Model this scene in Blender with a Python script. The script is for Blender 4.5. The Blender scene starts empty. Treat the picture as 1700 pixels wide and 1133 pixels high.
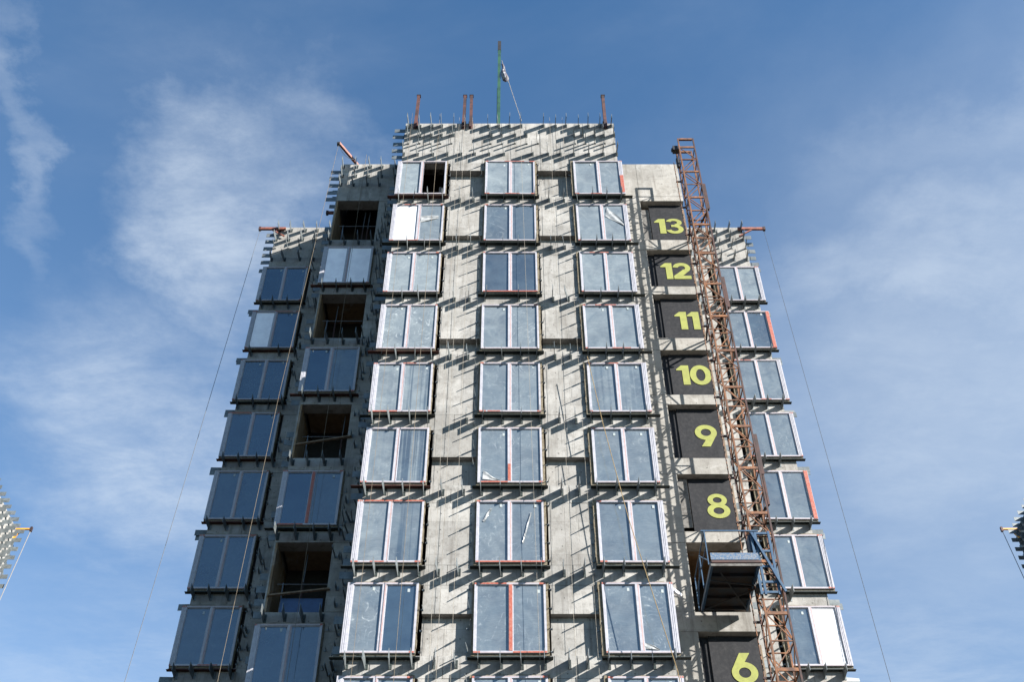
import bpy, math, random
from mathutils import Vector
R = math.radians
sc = bpy.context.scene
col = sc.collection
rnd = random.Random(7)

# ---------------------------------------------------------------- camera, sky, sun, exposure
cam_d = bpy.data.cameras.new('camera')
cam = bpy.data.objects.new('camera', cam_d); col.objects.link(cam)
cam.location = (0, 0, 1.6)
cam.rotation_euler = (R(90 + 46), 0, 0)
cam_d.sensor_width = 36.0
cam_d.lens = 1910 / 1700 * 36
cam_d.shift_x = 4 / 1700
cam_d.clip_end = 5000
sc.camera = cam

SUN = Vector((1.44, -1.0, 0.86)).normalized()      # towards the sun
SUN_EL = math.asin(SUN.z)
SUN_AZ = math.atan2(SUN.x, SUN.y)                   # clockwise from +Y

HAZE = 0.20
CLOUD = (4.7, 5.3, 6.0, 1)
TINT = (0.79, 1.18, 1.33, 1)
world = bpy.data.worlds.new('World'); sc.world = world; world.use_nodes = True
wt = world.node_tree; wt.nodes.clear()
def wn(t, **kw):
    n = wt.nodes.new(t)
    for k, v in kw.items(): setattr(n, k, v)
    return n
w_out = wn('ShaderNodeOutputWorld'); w_bg = wn('ShaderNodeBackground')
w_sky = wn('ShaderNodeTexSky', sky_type='NISHITA', sun_disc=False, sun_elevation=SUN_EL, sun_rotation=SUN_AZ,
           altitude=200, air_density=1.0, dust_density=0.05, ozone_density=3.0)
w_bg.inputs['Strength'].default_value = 0.050
w_tc = wn('ShaderNodeTexCoord')
# thin cirrus: direction flattened onto a plane overhead so that the wisps stretch naturally to the horizon
w_sep = wn('ShaderNodeSeparateXYZ'); wt.links.new(w_tc.outputs['Generated'], w_sep.inputs[0])
w_zc = wn('ShaderNodeMath', operation='MAXIMUM'); w_zc.inputs[1].default_value = 0.06
wt.links.new(w_sep.outputs['Z'], w_zc.inputs[0])
w_dx = wn('ShaderNodeMath', operation='DIVIDE'); w_dy = wn('ShaderNodeMath', operation='DIVIDE')
for n, o in ((w_dx, 'X'), (w_dy, 'Y')):
    wt.links.new(w_sep.outputs[o], n.inputs[0]); wt.links.new(w_zc.outputs[0], n.inputs[1])
w_cmb = wn('ShaderNodeCombineXYZ')
wt.links.new(w_dx.outputs[0], w_cmb.inputs[0]); wt.links.new(w_dy.outputs[0], w_cmb.inputs[1])
def cloud_layer(loc, rot, scale, nscale, detail, rough, dist, lo, hi):
    m = wn('ShaderNodeMapping'); m.inputs['Location'].default_value = loc
    m.inputs['Rotation'].default_value = (0, 0, R(rot)); m.inputs['Scale'].default_value = scale
    wt.links.new(w_cmb.outputs[0], m.inputs[0])
    n = wn('ShaderNodeTexNoise'); n.inputs['Scale'].default_value = nscale
    n.inputs['Detail'].default_value = detail; n.inputs['Roughness'].default_value = rough
    n.inputs['Distortion'].default_value = dist
    wt.links.new(m.outputs[0], n.inputs['Vector'])
    r = wn('ShaderNodeMapRange', interpolation_type='SMOOTHSTEP')
    r.inputs['From Min'].default_value = lo; r.inputs['From Max'].default_value = hi
    wt.links.new(n.outputs['Fac'], r.inputs['Value'])
    return r.outputs[0]
def wmath(op, a, b, clamp=False):
    n = wn('ShaderNodeMath', operation=op, use_clamp=clamp)
    for i, x in ((0, a), (1, b)):
        if isinstance(x, (int, float)): n.inputs[i].default_value = x
        else: wt.links.new(x, n.inputs[i])
    return n.outputs[0]
# ragged edges: the plane position is pushed about by noise before the cloud banks are measured
w_wn = wn('ShaderNodeTexNoise'); w_wn.inputs['Scale'].default_value = 3.2; w_wn.inputs['Detail'].default_value = 12; w_wn.inputs['Roughness'].default_value = 0.62
wt.links.new(w_cmb.outputs[0], w_wn.inputs['Vector'])
w_ws = wn('ShaderNodeVectorMath', operation='SUBTRACT'); w_ws.inputs[1].default_value = (0.5, 0.5, 0.5)
wt.links.new(w_wn.outputs['Color'], w_ws.inputs[0])
w_wm = wn('ShaderNodeVectorMath', operation='MULTIPLY_ADD'); w_wm.inputs[1].default_value = (0.55, 0.55, 0)
wt.links.new(w_ws.outputs[0], w_wm.inputs[0]); wt.links.new(w_cmb.outputs[0], w_wm.inputs[2])
def bank(x, y, rx, ry, rot, amount):
    m = wn('ShaderNodeMapping', vector_type='TEXTURE'); m.inputs['Location'].default_value = (x, y, 0)
    m.inputs['Rotation'].default_value = (0, 0, R(rot)); m.inputs['Scale'].default_value = (rx, ry, 1)
    wt.links.new(w_wm.outputs[0], m.inputs[0])
    l = wn('ShaderNodeVectorMath', operation='LENGTH'); wt.links.new(m.outputs[0], l.inputs[0])
    r = wn('ShaderNodeMapRange', interpolation_type='SMOOTHSTEP')
    for k, v in zip(('From Min', 'From Max', 'To Min', 'To Max'), (1.15, 0.05, 0.0, amount)): r.inputs[k].default_value = v
    wt.links.new(l.outputs['Value'], r.inputs['Value'])
    return r.outputs[0]
banks = [bank(-0.29, 0.80, 0.125, 0.26, 12, 0.95), bank(-0.47, 1.20, 0.22, 0.34, 12, 0.9), bank(-0.515, 0.68, 0.045, 0.26, 3, 0.5),
         bank(0.55, 0.86, 0.48, 0.12, -16, 0.45), bank(0.62, 0.66, 0.40, 0.08, -20, 0.28), bank(0.60, 1.15, 0.55, 0.36, 0, 0.30), bank(0.0, 1.9, 1.6, 0.6, 0, 0.7)]
cover = banks[0]
for x in banks[1:]: cover = wmath('MAXIMUM', cover, x)
far = cloud_layer((4.2, 6.1, 0), 25, (1.0, 1.5, 1), 0.9, 6, 0.55, 0.3, 0.50, 0.78)          # the same broken cover over the rest of the sky
cover = wmath('MAXIMUM', cover, wmath('MULTIPLY', far, 0.4))
wisp = cloud_layer((2.15, 1.05, 0), -62, (1.0, 2.0, 1), 4.2, 14, 0.70, 0.25, 0.34, 0.74)
cover = wmath('MULTIPLY', cover, wmath('ADD', wmath('MULTIPLY', wisp, 0.62), 0.38))
soft = wmath('MAXIMUM', bank(0.85, 0.98, 0.80, 0.80, 0, 0.85), bank(-1.3, 1.4, 0.7, 0.6, 0, 0.3))      # smooth veil without fibres
cover = wmath('ADD', cover, wmath('MULTIPLY', soft, 0.60), True)
# thin high haze: more air to look through towards the horizon
w_hz = wn('ShaderNodeMapRange'); w_hz.inputs['From Min'].default_value = 0.90; w_hz.inputs['From Max'].default_value = 0.30
w_hz.inputs['To Min'].default_value = 0.0; w_hz.inputs['To Max'].default_value = 1.0
wt.links.new(w_sep.outputs['Z'], w_hz.inputs['Value'])
w_fac = wmath('ADD', wmath('MULTIPLY', cover, 0.70), wmath('MULTIPLY', w_hz.outputs[0], HAZE), True)
w_hs = wn('ShaderNodeMix', data_type='RGBA', blend_type='MULTIPLY'); w_hs.inputs[0].default_value = 1.0
w_hs.inputs[7].default_value = TINT
wt.links.new(w_sky.outputs[0], w_hs.inputs[6])
w_mix = wn('ShaderNodeMix', data_type='RGBA')
w_mix.inputs[7].default_value = CLOUD
wt.links.new(w_fac, w_mix.inputs[0]); wt.links.new(w_hs.outputs[2], w_mix.inputs[6])
wt.links.new(w_mix.outputs[2], w_bg.inputs['Color']); wt.links.new(w_bg.outputs[0], w_out.inputs[0])

sun_d = bpy.data.lights.new('sun', 'SUN'); sun_d.energy = 5.0; sun_d.angle = R(0.5); sun_d.color = (1.0, 0.965, 0.91)
sun = bpy.data.objects.new('sun', sun_d); col.objects.link(sun)
sun.rotation_euler = SUN.to_track_quat('Z', 'Y').to_euler(); sun.location = (60, -40, 80)

sc.view_settings.view_transform = 'Standard'; sc.view_settings.look = 'None'
sc.view_settings.gamma = 1.0; sc.view_settings.use_curve_mapping = False
sc.view_settings.exposure = 1.72
sc.cycles.max_bounces = 6

# ---------------------------------------------------------------- materials
def new_mat(name):
    m = bpy.data.materials.new(name); m.use_nodes = True
    nt = m.node_tree; b = nt.nodes['Principled BSDF']
    return m, nt, b
def nnode(nt, t, **kw):
    n = nt.nodes.new(t)
    for k, v in kw.items(): setattr(n, k, v)
    return n
def noise(nt, vec, scale, detail=5, rough=0.55, dist=0.0):
    n = nnode(nt, 'ShaderNodeTexNoise'); n.inputs['Scale'].default_value = scale
    n.inputs['Detail'].default_value = detail; n.inputs['Roughness'].default_value = rough
    n.inputs['Distortion'].default_value = dist
    if vec is not None: nt.links.new(vec, n.inputs['Vector'])
    return n.outputs['Fac']
def mrange(nt, v, a, b, c=0.0, d=1.0, smooth=False):
    n = nnode(nt, 'ShaderNodeMapRange')
    if smooth: n.interpolation_type = 'SMOOTHSTEP'
    for k, x in zip(('From Min', 'From Max', 'To Min', 'To Max'), (a, b, c, d)): n.inputs[k].default_value = x
    nt.links.new(v, n.inputs['Value']); return n.outputs[0]
def mixc(nt, f, a, b, mode='MIX'):
    n = nnode(nt, 'ShaderNodeMix', data_type='RGBA', blend_type=mode)
    if isinstance(f, float): n.inputs[0].default_value = f
    else: nt.links.new(f, n.inputs[0])
    for i, x in ((6, a), (7, b)):
        if isinstance(x, tuple): n.inputs[i].default_value = (*x, 1)
        else: nt.links.new(x, n.inputs[i])
    return n.outputs[2]
def mathn(nt, op, a, b=None, clamp=False):
    n = nnode(nt, 'ShaderNodeMath', operation=op, use_clamp=clamp)
    for i, x in ((0, a), (1, b)):
        if x is None: continue
        if isinstance(x, (int, float)): n.inputs[i].default_value = x
        else: nt.links.new(x, n.inputs[i])
    return n.outputs[0]
def mapping(nt, vec, scale=(1, 1, 1), loc=(0, 0, 0), rot=(0, 0, 0)):
    n = nnode(nt, 'ShaderNodeMapping'); n.inputs['Scale'].default_value = scale
    n.inputs['Location'].default_value = loc; n.inputs['Rotation'].default_value = rot
    nt.links.new(vec, n.inputs[0]); return n.outputs[0]
def bump(nt, b, h, strength, dist):
    n = nnode(nt, 'ShaderNodeBump'); n.inputs['Strength'].default_value = strength; n.inputs['Distance'].default_value = dist
    nt.links.new(h, n.inputs['Height']); nt.links.new(n.outputs[0], b.inputs['Normal'])
def world_pos(nt): return nnode(nt, 'ShaderNodeNewGeometry').outputs['Position']
def obj_rand(nt): return nnode(nt, 'ShaderNodeObjectInfo').outputs['Random']

def concrete(name, light, dark, stain, lines=True):
    m, nt, b = new_mat(name); P = world_pos(nt)
    big = noise(nt, P, 0.7, 6, 0.6)
    c = mixc(nt, mrange(nt, big, 0.32, 0.68), dark, light)
    mid = noise(nt, P, 4.5, 8, 0.7)
    c = mixc(nt, mrange(nt, mid, 0.48, 0.74, 0, 0.7), c, stain)
    fine = noise(nt, P, 38, 4, 0.7)
    c = mixc(nt, mrange(nt, fine, 0.60, 0.72, 0, 0.45), c, (0.10, 0.09, 0.08))
    drip = noise(nt, mapping(nt, P, (5.5, 5.5, 0.35)), 1.0, 6, 0.6)
    c = mixc(nt, mrange(nt, drip, 0.54, 0.70, 0, 0.65), c, stain)
    lime = noise(nt, mapping(nt, P, (1.6, 1.6, 0.8), (4, 9, 2)), 1.3, 7, 0.62, 0.6)
    c = mixc(nt, mrange(nt, lime, 0.55, 0.72, 0, 0.55), c, (0.38, 0.37, 0.35))
    # chipped pour edges and rust runs
    rust = noise(nt, mapping(nt, P, (9, 9, 0.6), (1, 3, 7)), 0.9, 4, 0.6)
    c = mixc(nt, mrange(nt, rust, 0.70, 0.80, 0, 0.4), c, (0.17, 0.11, 0.065))
    rv = obj_rand(nt)
    c = mixc(nt, mrange(nt, rv, 0, 1, 0.0, 0.22), c, (0.155, 0.142, 0.125))
    h = mathn(nt, 'ADD', mathn(nt, 'MULTIPLY', fine, 0.5), mid)
    s0 = nnode(nt, 'ShaderNodeSeparateXYZ'); nt.links.new(P, s0.inputs[0])
    xy0 = mathn(nt, 'ADD', s0.outputs['X'], s0.outputs['Y'])
    cv = nnode(nt, 'ShaderNodeCombineXYZ'); nt.links.new(xy0, cv.inputs[0]); nt.links.new(s0.outputs['Z'], cv.inputs[1])
    bk = nnode(nt, 'ShaderNodeTexBrick'); bk.offset = 0.4
    for kk, vv in (('Scale', 1.0), ('Mortar Size', 0.006), ('Mortar Smooth', 0.2), ('Brick Width', 0.92), ('Row Height', 1.21)): bk.inputs[kk].default_value = vv
    bk.inputs['Color1'].default_value = (0.80, 0.80, 0.80, 1); bk.inputs['Color2'].default_value = (1.12, 1.11, 1.10, 1); bk.inputs['Mortar'].default_value = (0.62, 0.61, 0.60, 1)
    nt.links.new(cv.outputs[0], bk.inputs['Vector'])
    c = mixc(nt, 0.75, c, bk.outputs['Color'], 'MULTIPLY')
    def grid(v, st): return mathn(nt, 'SUBTRACT', mathn(nt, 'FRACT', mathn(nt, 'DIVIDE', v, st)), 0.5)
    gx = mathn(nt, 'MULTIPLY', grid(xy0, 0.92), 0.92); gz = mathn(nt, 'MULTIPLY', grid(s0.outputs['Z'], 0.605), 0.605)
    dd = mathn(nt, 'SQRT', mathn(nt, 'ADD', mathn(nt, 'MULTIPLY', gx, gx), mathn(nt, 'MULTIPLY', gz, gz)))
    c = mixc(nt, mrange(nt, dd, 0.018, 0.026, 0.8, 0.0), c, (0.05, 0.046, 0.04))
    if lines:
        s = nnode(nt, 'ShaderNodeSeparateXYZ'); nt.links.new(P, s.inputs[0])
        xy = mathn(nt, 'ADD', s.outputs['X'], s.outputs['Y'])
        w = mathn(nt, 'FRACT', mathn(nt, 'MULTIPLY', xy, 2.45))
        ln = mrange(nt, mathn(nt, 'ABSOLUTE', mathn(nt, 'SUBTRACT', w, 0.5)), 0.0, 0.035, 1.0, 0.0)
        brk = mrange(nt, noise(nt, P, 2.2, 3), 0.45, 0.6)
        ln = mathn(nt, 'MULTIPLY', ln, brk)
        c = mixc(nt, mathn(nt, 'MULTIPLY', ln, 0.45), c, (0.14, 0.128, 0.11))
        h = mathn(nt, 'SUBTRACT', h, mathn(nt, 'MULTIPLY', ln, 0.5))
    nt.links.new(c, b.inputs['Base Color']); b.inputs['Roughness'].default_value = 0.92
    b.inputs['Specular IOR Level'].default_value = 0.25
    bump(nt, b, h, 0.55, 0.02)
    return m
G = 0.42
def painted(name, c1, c2, rough=0.5, metal=0.0, scale=7.0, lo=0.42, hi=0.6, vary=0.0, bumps=0.15):
    c1 = tuple(x*G for x in c1); c2 = tuple(x*G for x in c2)
    m, nt, b = new_mat(name); P = world_pos(nt)
    n = noise(nt, P, scale, 6, 0.65)
    c = mixc(nt, mrange(nt, n, lo, hi), c1, c2)
    if vary: c = mixc(nt, mrange(nt, obj_rand(nt), 0, 1, 0, vary), c, tuple(x * 0.45 for x in c1))
    nt.links.new(c, b.inputs['Base Color']); b.inputs['Roughness'].default_value = rough; b.inputs['Metallic'].default_value = metal
    if bumps: bump(nt, b, n, bumps, 0.01)
    return m
M = {}
M['concrete'] = concrete('concrete', (0.312, 0.302, 0.284), (0.200, 0.192, 0.178), (0.105, 0.095, 0.083))
M['concrete_smooth'] = concrete('concrete_smooth', (0.300, 0.287, 0.264), (0.212, 0.201, 0.182), (0.115, 0.104, 0.090), lines=False)
M['concrete_inner'] = concrete('concrete_inner', (0.25, 0.165, 0.09), (0.175, 0.115, 0.065), (0.10, 0.065, 0.04), lines=False)
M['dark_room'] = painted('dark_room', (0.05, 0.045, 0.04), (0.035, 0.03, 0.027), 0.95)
M['fin'] = painted('galvanised_steel', (0.42, 0.46, 0.47), (0.24, 0.28, 0.285), 0.5, 0.35, 5.0, vary=0.5)
M['fin_side'] = M['fin']
M['upvc'] = painted('white_frame_plastic', (0.78, 0.765, 0.82), (0.64, 0.625, 0.68), 0.4, 0, 9.0, bumps=0.0)
M['tape'] = painted('red_tape', (0.62, 0.13, 0.075), (0.70, 0.26, 0.18), 0.5, 0, 12.0, bumps=0.1)
M['tape_pink'] = painted('pale_pink_film', (0.78, 0.60, 0.58), (0.74, 0.48, 0.45), 0.45, 0, 8.0, bumps=0.1)
M['casing'] = painted('rough_timber_and_foam', (0.36, 0.30, 0.20), (0.20, 0.155, 0.095), 0.9, 0, 14.0, bumps=0.6)
M['shelf'] = painted('dark_green_primer', (0.035, 0.055, 0.05), (0.02, 0.028, 0.026), 0.6, 0.1, 6.0)
M['shelf_rust'] = painted('red_brown_primer', (0.16, 0.045, 0.03), (0.09, 0.03, 0.022), 0.7, 0.1, 6.0)
M['rust'] = painted('orange_rusty_paint', (0.52, 0.19, 0.050), (0.10, 0.038, 0.018), 0.7, 0.0, 4.5, 0.38, 0.60, vary=0.6)
M['rust_and_shade'] = painted('dark_rusty_and_shaded_steel', (0.13, 0.045, 0.03), (0.05, 0.024, 0.02), 0.7, 0.1, 4.0, vary=0.3)  # dark rust of the fittings, and the shade coloured into one mast chord
M['post_red'] = painted('brown_red_post', (0.19, 0.065, 0.05), (0.05, 0.026, 0.025), 0.7, 0.1, 3.0, vary=0.3)
M['jib'] = painted('orange_red_paint', (0.50, 0.16, 0.09), (0.26, 0.09, 0.06), 0.6, 0, 4.0)
M['yellow'] = painted('yellow_orange_paint', (1.45, 0.66, 0.06), (1.15, 0.45, 0.05), 0.5, 0, 4.0)
M['blue'] = painted('chipped_blue_paint', (0.03, 0.105, 0.22), (0.06, 0.15, 0.26), 0.5, 0, 8.0)
M['blue_worn'] = painted('worn_blue_board', (0.06, 0.17, 0.34), (0.36, 0.36, 0.36), 0.6, 0, 26.0, 0.44, 0.62)
M['deck_under'] = painted('dark_steel_underside', (0.035, 0.045, 0.06), (0.06, 0.035, 0.025), 0.7, 0.1, 3.0)
M['green_pole'] = painted('green_pole_paint', (0.05, 0.17, 0.09), (0.025, 0.09, 0.07), 0.5, 0, 2.0)
M['black'] = painted('black_cap', (0.02, 0.02, 0.022), (0.035, 0.03, 0.03), 0.6)
M['wood'] = painted('weathered_timber', (0.42, 0.29, 0.18), (0.25, 0.17, 0.10), 0.85, 0, 9.0)
M['plywood_grey'] = painted('weathered_plywood', (0.30, 0.28, 0.255), (0.17, 0.155, 0.14), 0.9, 0, 7.0, bumps=0.3)
M['banner'] = painted('black_sheet', (0.019, 0.020, 0.025), (0.058, 0.056, 0.058), 0.7, 0, 9.0, 0.45, 0.80, bumps=0.3)
M['banner'].node_tree.nodes['Principled BSDF'].inputs['Specular IOR Level'].default_value = 0.24
M['numeral'] = painted('lime_yellow_paint', (0.50, 0.53, 0.10), (0.42, 0.44, 0.09), 0.7, 0, 6.0, bumps=0.0)
M['rope'] = painted('pale_rope', (0.55, 0.50, 0.42), (0.42, 0.36, 0.28), 0.9, 0, 12.0, bumps=0.0)
M['rope_tan'] = painted('tan_rope', (0.55, 0.38, 0.17), (0.42, 0.28, 0.12), 0.9, 0, 12.0, bumps=0.0)
M['rope_dull'] = painted('dull_rope', (0.34, 0.27, 0.19), (0.24, 0.19, 0.13), 0.9, 0, 12.0, bumps=0.0)
M['cable'] = painted('steel_cable', (0.20, 0.21, 0.23), (0.13, 0.14, 0.15), 0.5, 0.3, 12.0, bumps=0.0)
M['cloth'] = painted('grey_striped_cloth', (0.55, 0.55, 0.58), (0.16, 0.14, 0.20), 0.9, 0, 5.0, 0.45, 0.52)
M['blue_sheet'] = painted('blue_sheet', (0.05, 0.13, 0.33), (0.04, 0.10, 0.25), 0.5, 0, 4.0)
M['whiteboard'] = painted('white_board', (1.30, 1.30, 1.34), (1.20, 1.20, 1.25), 0.6, 0, 3.0, bumps=0.05)
M['greyboard'] = painted('pale_grey_board', (1.95, 1.90, 1.98), (1.75, 1.70, 1.80), 0.6, 0, 3.0, bumps=0.05)
M['film'] = painted('crumpled_plastic_film', (0.46, 0.48, 0.49), (0.80, 0.80, 0.78), 0.15, 0, 6.0, bumps=0.5)
M['sticker'] = painted('pale_sticker', (0.68, 0.74, 0.74), (0.60, 0.68, 0.66), 0.5, bumps=0.0)
M['ground'] = painted('dark_asphalt', (0.060, 0.058, 0.055), (0.045, 0.043, 0.040), 0.95, 0, 0.6)

def glass_mat():
    # coated glazing under protective film: object colour r = how hazy the film, g = how wrinkled, b = vertical streaks
    m, nt, b = new_mat('coated_glass_with_film')
    nt.nodes.remove(b); out = nt.nodes['Material Output']
    oi = nnode(nt, 'ShaderNodeObjectInfo'); sp = nnode(nt, 'ShaderNodeSeparateColor'); nt.links.new(oi.outputs['Color'], sp.inputs[0])
    P = world_pos(nt)
    off = nnode(nt, 'ShaderNodeVectorMath', operation='ADD'); nt.links.new(P, off.inputs[0])
    cx = nnode(nt, 'ShaderNodeCombineXYZ')
    nt.links.new(mathn(nt, 'MULTIPLY', oi.outputs['Random'], 37.0), cx.inputs[0]); nt.links.new(mathn(nt, 'MULTIPLY', oi.outputs['Random'], 91.0), cx.inputs[2])
    nt.links.new(cx.outputs[0], off.inputs[1]); V = off.outputs[0]
    inner = nnode(nt, 'ShaderNodeBsdfDiffuse')
    nt.links.new(mixc(nt, mrange(nt, noise(nt, V, 0.9, 3), 0.4, 0.6), (0.012, 0.022, 0.036), (0.022, 0.038, 0.055)), inner.inputs['Color'])
    gl = nnode(nt, 'ShaderNodeBsdfGlossy'); gl.inputs['Roughness'].default_value = 0.04; gl.inputs['Color'].default_value = (0.80, 0.92, 1.0, 1)
    wav = noise(nt, V, 1.3, 3)
    bp = nnode(nt, 'ShaderNodeBump'); bp.inputs['Strength'].default_value = 0.25; bp.inputs['Distance'].default_value = 0.06
    nt.links.new(wav, bp.inputs['Height']); nt.links.new(bp.outputs[0], gl.inputs['Normal'])
    fr = nnode(nt, 'ShaderNodeFresnel'); fr.inputs['IOR'].default_value = 2.3
    base = nnode(nt, 'ShaderNodeMixShader'); nt.links.new(fr.outputs[0], base.inputs[0])
    nt.links.new(inner.outputs[0], base.inputs[1]); nt.links.new(gl.outputs[0], base.inputs[2])
    # film: pale diffuse skin, wrinkle glints painted in as lighter colour
    cl = mrange(nt, noise(nt, V, 1.7, 7, 0.6, 0.8), 0.28, 0.72, 0.55, 1.15)
    fine = mrange(nt, noise(nt, mapping(nt, V, (1, 1, 5)), 5.5, 6, 0.7, 0.6), 0.3, 0.75, 0.8, 1.2)
    haze = mathn(nt, 'MULTIPLY', mathn(nt, 'MULTIPLY', sp.outputs[0], cl), fine)
    st = noise(nt, mapping(nt, V, (7, 7, 0.12)), 1.0, 3)
    haze = mathn(nt, 'MULTIPLY', haze, mathn(nt, 'SUBTRACT', 1.0, mathn(nt, 'MULTIPLY', sp.outputs[2], mrange(nt, st, 0.48, 0.60))))
    def bundle(scale, rot, loc, freq, width, dist):
        n_ = noise(nt, mapping(nt, V, scale, loc, (0, R(rot), 0)), 1.0, 2, 0.45, dist)
        f_ = mathn(nt, 'FRACT', mathn(nt, 'MULTIPLY', n_, freq))
        return mrange(nt, mathn(nt, 'ABSOLUTE', mathn(nt, 'SUBTRACT', f_, 0.5)), 0.0, width, 1.0, 0.0)
    b1 = mathn(nt, 'MULTIPLY', bundle((1.1, 1.1, 0.8), 25, (0, 0, 0), 13, 0.16, 0.5), mrange(nt, noise(nt, V, 1.1, 3), 0.46, 0.60))
    b2 = mathn(nt, 'MULTIPLY', bundle((2.6, 2.6, 1.0), -30, (5, 2, 8), 7, 0.10, 0.9), mrange(nt, noise(nt, mapping(nt, V, (1, 1, 1), (9, 4, 1)), 0.9, 3), 0.50, 0.62))
    b3 = mathn(nt, 'MULTIPLY', bundle((5, 5, 5), 0, (3, 1, 4), 4, 0.08, 1.0), mrange(nt, noise(nt, mapping(nt, V, (1, 1, 1), (2, 7, 5)), 1.6, 3), 0.52, 0.62))
    brk = mrange(nt, noise(nt, V, 6, 4, 0.7), 0.42, 0.66)
    wr = mathn(nt, 'MULTIPLY', mathn(nt, 'MULTIPLY', mathn(nt, 'MAXIMUM', b3, mathn(nt, 'MAXIMUM', b1, b2)), brk), sp.outputs[1])
    fac = mathn(nt, 'ADD', haze, mathn(nt, 'MULTIPLY', wr, 0.34), clamp=True)
    fd = nnode(nt, 'ShaderNodeBsdfDiffuse'); fd.inputs['Color'].default_value = (0.30, 0.345, 0.36, 1)
    nt.links.new(mixc(nt, wr, (0.285, 0.318, 0.325), (0.52, 0.55, 0.56)), fd.inputs['Color'])
    fin_ = nnode(nt, 'ShaderNodeMixShader'); nt.links.new(fac, fin_.inputs[0])
    nt.links.new(base.outputs[0], fin_.inputs[1]); nt.links.new(fd.outputs[0], fin_.inputs[2])
    nt.links.new(fin_.outputs[0], out.inputs['Surface'])
    return m
M['glass'] = glass_mat()

# ---------------------------------------------------------------- mesh helpers
BOXF = [(0,3,2,1),(4,5,6,7),(0,1,5,4),(1,2,6,5),(2,3,7,6),(3,0,4,7)]
class MB:
    def __init__(s): s.v = []; s.f = []
    def box(s, x0, x1, y0, y1, z0, z1):
        i = len(s.v)
        s.v += [(x0,y0,z0),(x1,y0,z0),(x1,y1,z0),(x0,y1,z0),(x0,y0,z1),(x1,y0,z1),(x1,y1,z1),(x0,y1,z1)]
        s.f += [(i,i+3,i+2,i+1),(i+4,i+5,i+6,i+7),(i,i+1,i+5,i+4),(i+1,i+2,i+6,i+5),(i+2,i+3,i+7,i+6),(i+3,i,i+4,i+7)]
        return s
    def bar(s, a, b, w, h=None, up=(0, 0, 1)):
        a = Vector(a); b = Vector(b); h = h or w; d = (b - a).normalized(); u = Vector(up)
        if abs(d.dot(u)) > 0.95: u = Vector((0, 1, 0))
        x = d.cross(u).normalized(); y = x.cross(d).normalized(); i = len(s.v)
        for p in (a, b):
            for sx, sy in ((-1,-1),(1,-1),(1,1),(-1,1)): s.v.append(tuple(p + x*sx*w/2 + y*sy*h/2))
        s.f += [(i,i+1,i+2,i+3),(i+7,i+6,i+5,i+4)] + [(i+k, i+4+k, i+4+(k+1)%4, i+(k+1)%4) for k in range(4)]
        return s
    def tube(s, pts, r, n=6):
        pts = [Vector(p) for p in pts]; rings = []
        for k, p in enumerate(pts):
            d = (pts[min(k+1, len(pts)-1)] - pts[max(k-1, 0)]).normalized()
            u = Vector((0, 1, 0)) if abs(d.z) > 0.9 else Vector((0, 0, 1))
            x = d.cross(u).normalized(); y = x.cross(d); ri = r[k] if isinstance(r, (list, tuple)) else r
            i = len(s.v); rings.append(i)
            for j in range(n):
                a = 2*math.pi*j/n; s.v.append(tuple(p + x*math.cos(a)*ri + y*math.sin(a)*ri))
        for a, b in zip(rings, rings[1:]):
            for j in range(n): s.f.append((a+j, a+(j+1)%n, b+(j+1)%n, b+j))
        s.f.append(tuple(rings[0]+j for j in range(n))[::-1]); s.f.append(tuple(rings[-1]+j for j in range(n)))
        return s
    def prism(s, poly, y0, y1):           # polygon in x,z between two depths
        i = len(s.v); n = len(poly)
        s.v += [(x, y0, z) for x, z in poly] + [(x, y1, z) for x, z in poly]
        s.f += [tuple(i+k for k in range(n)), tuple(i+n+k for k in range(n))[::-1]]
        s.f += [(i+k, i+n+k, i+n+(k+1)%n, i+(k+1)%n) for k in range(n)]
        return s
    def mesh(s, name, mat):
        me = bpy.data.meshes.new(name); me.from_pydata(s.v, [], s.f)
        me.materials.append(M[mat]); me.update()
        import bmesh
        bm = bmesh.new(); bm.from_mesh(me); bmesh.ops.recalc_face_normals(bm, faces=bm.faces); bm.to_mesh(me); bm.free()
        return me
    def build(s, name, mat, parent=None, loc=None):
        return link(name, s.mesh(name, mat), parent, loc)
def link(name, me, parent=None, loc=None, rz=0.0):
    o = bpy.data.objects.new(name, me); col.objects.link(o)
    if parent is not None: o.parent = parent
    if loc is not None: o.location = loc
    if rz: o.rotation_euler = (0, 0, rz)
    return o
def tag(o, label, cat, group=None):
    o['label'] = label; o['category'] = cat
    if group: o['group'] = group
    return o
def empty(name, loc, label, cat, group=None):
    return tag(link(name, None, None, loc), label, cat, group)
def struct(o): o['kind'] = 'structure'; return o

# ---------------------------------------------------------------- measures (metres; the facade looks towards -Y)
HS = 3.0
def WB(k): return 39.4 - HS*k            # bottom of the windows of row k (row 0 is the top storey with windows)
TOP = 44.75
Y1, Y2, Y3 = 28.32, 30.5, 34.15          # front wall, middle steps, outer wings
X1, X2, X3 = 4.57, 7.60, 11.05
YBACK = 47.0
CX = 0.03
WW, WH = 2.05, 2.30
COLS = (-3.655, 0.017, 3.69)
LOW = WB(9)                              # plain walls below this

# ground
g = MB(); S = 900
g.v = [(-S,-S,0),(S,-S,0),(S,S,0),(-S,S,0)]; g.f = [(0,1,2,3)]
struct(g.build('ground', 'ground'))

# ---------------------------------------------------------------- the tower
tower = empty('tower_block', (0, 28.3, 0), 'unfinished concrete tower with stepped wings, rows of film-covered windows and steel brackets', 'building')
TO = Vector(tower.location)
def part(mb, name, mat):
    mb.v = [(x-TO.x, y-TO.y, z-TO.z) for x, y, z in mb.v]
    return mb.build(name, mat, tower)
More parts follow.
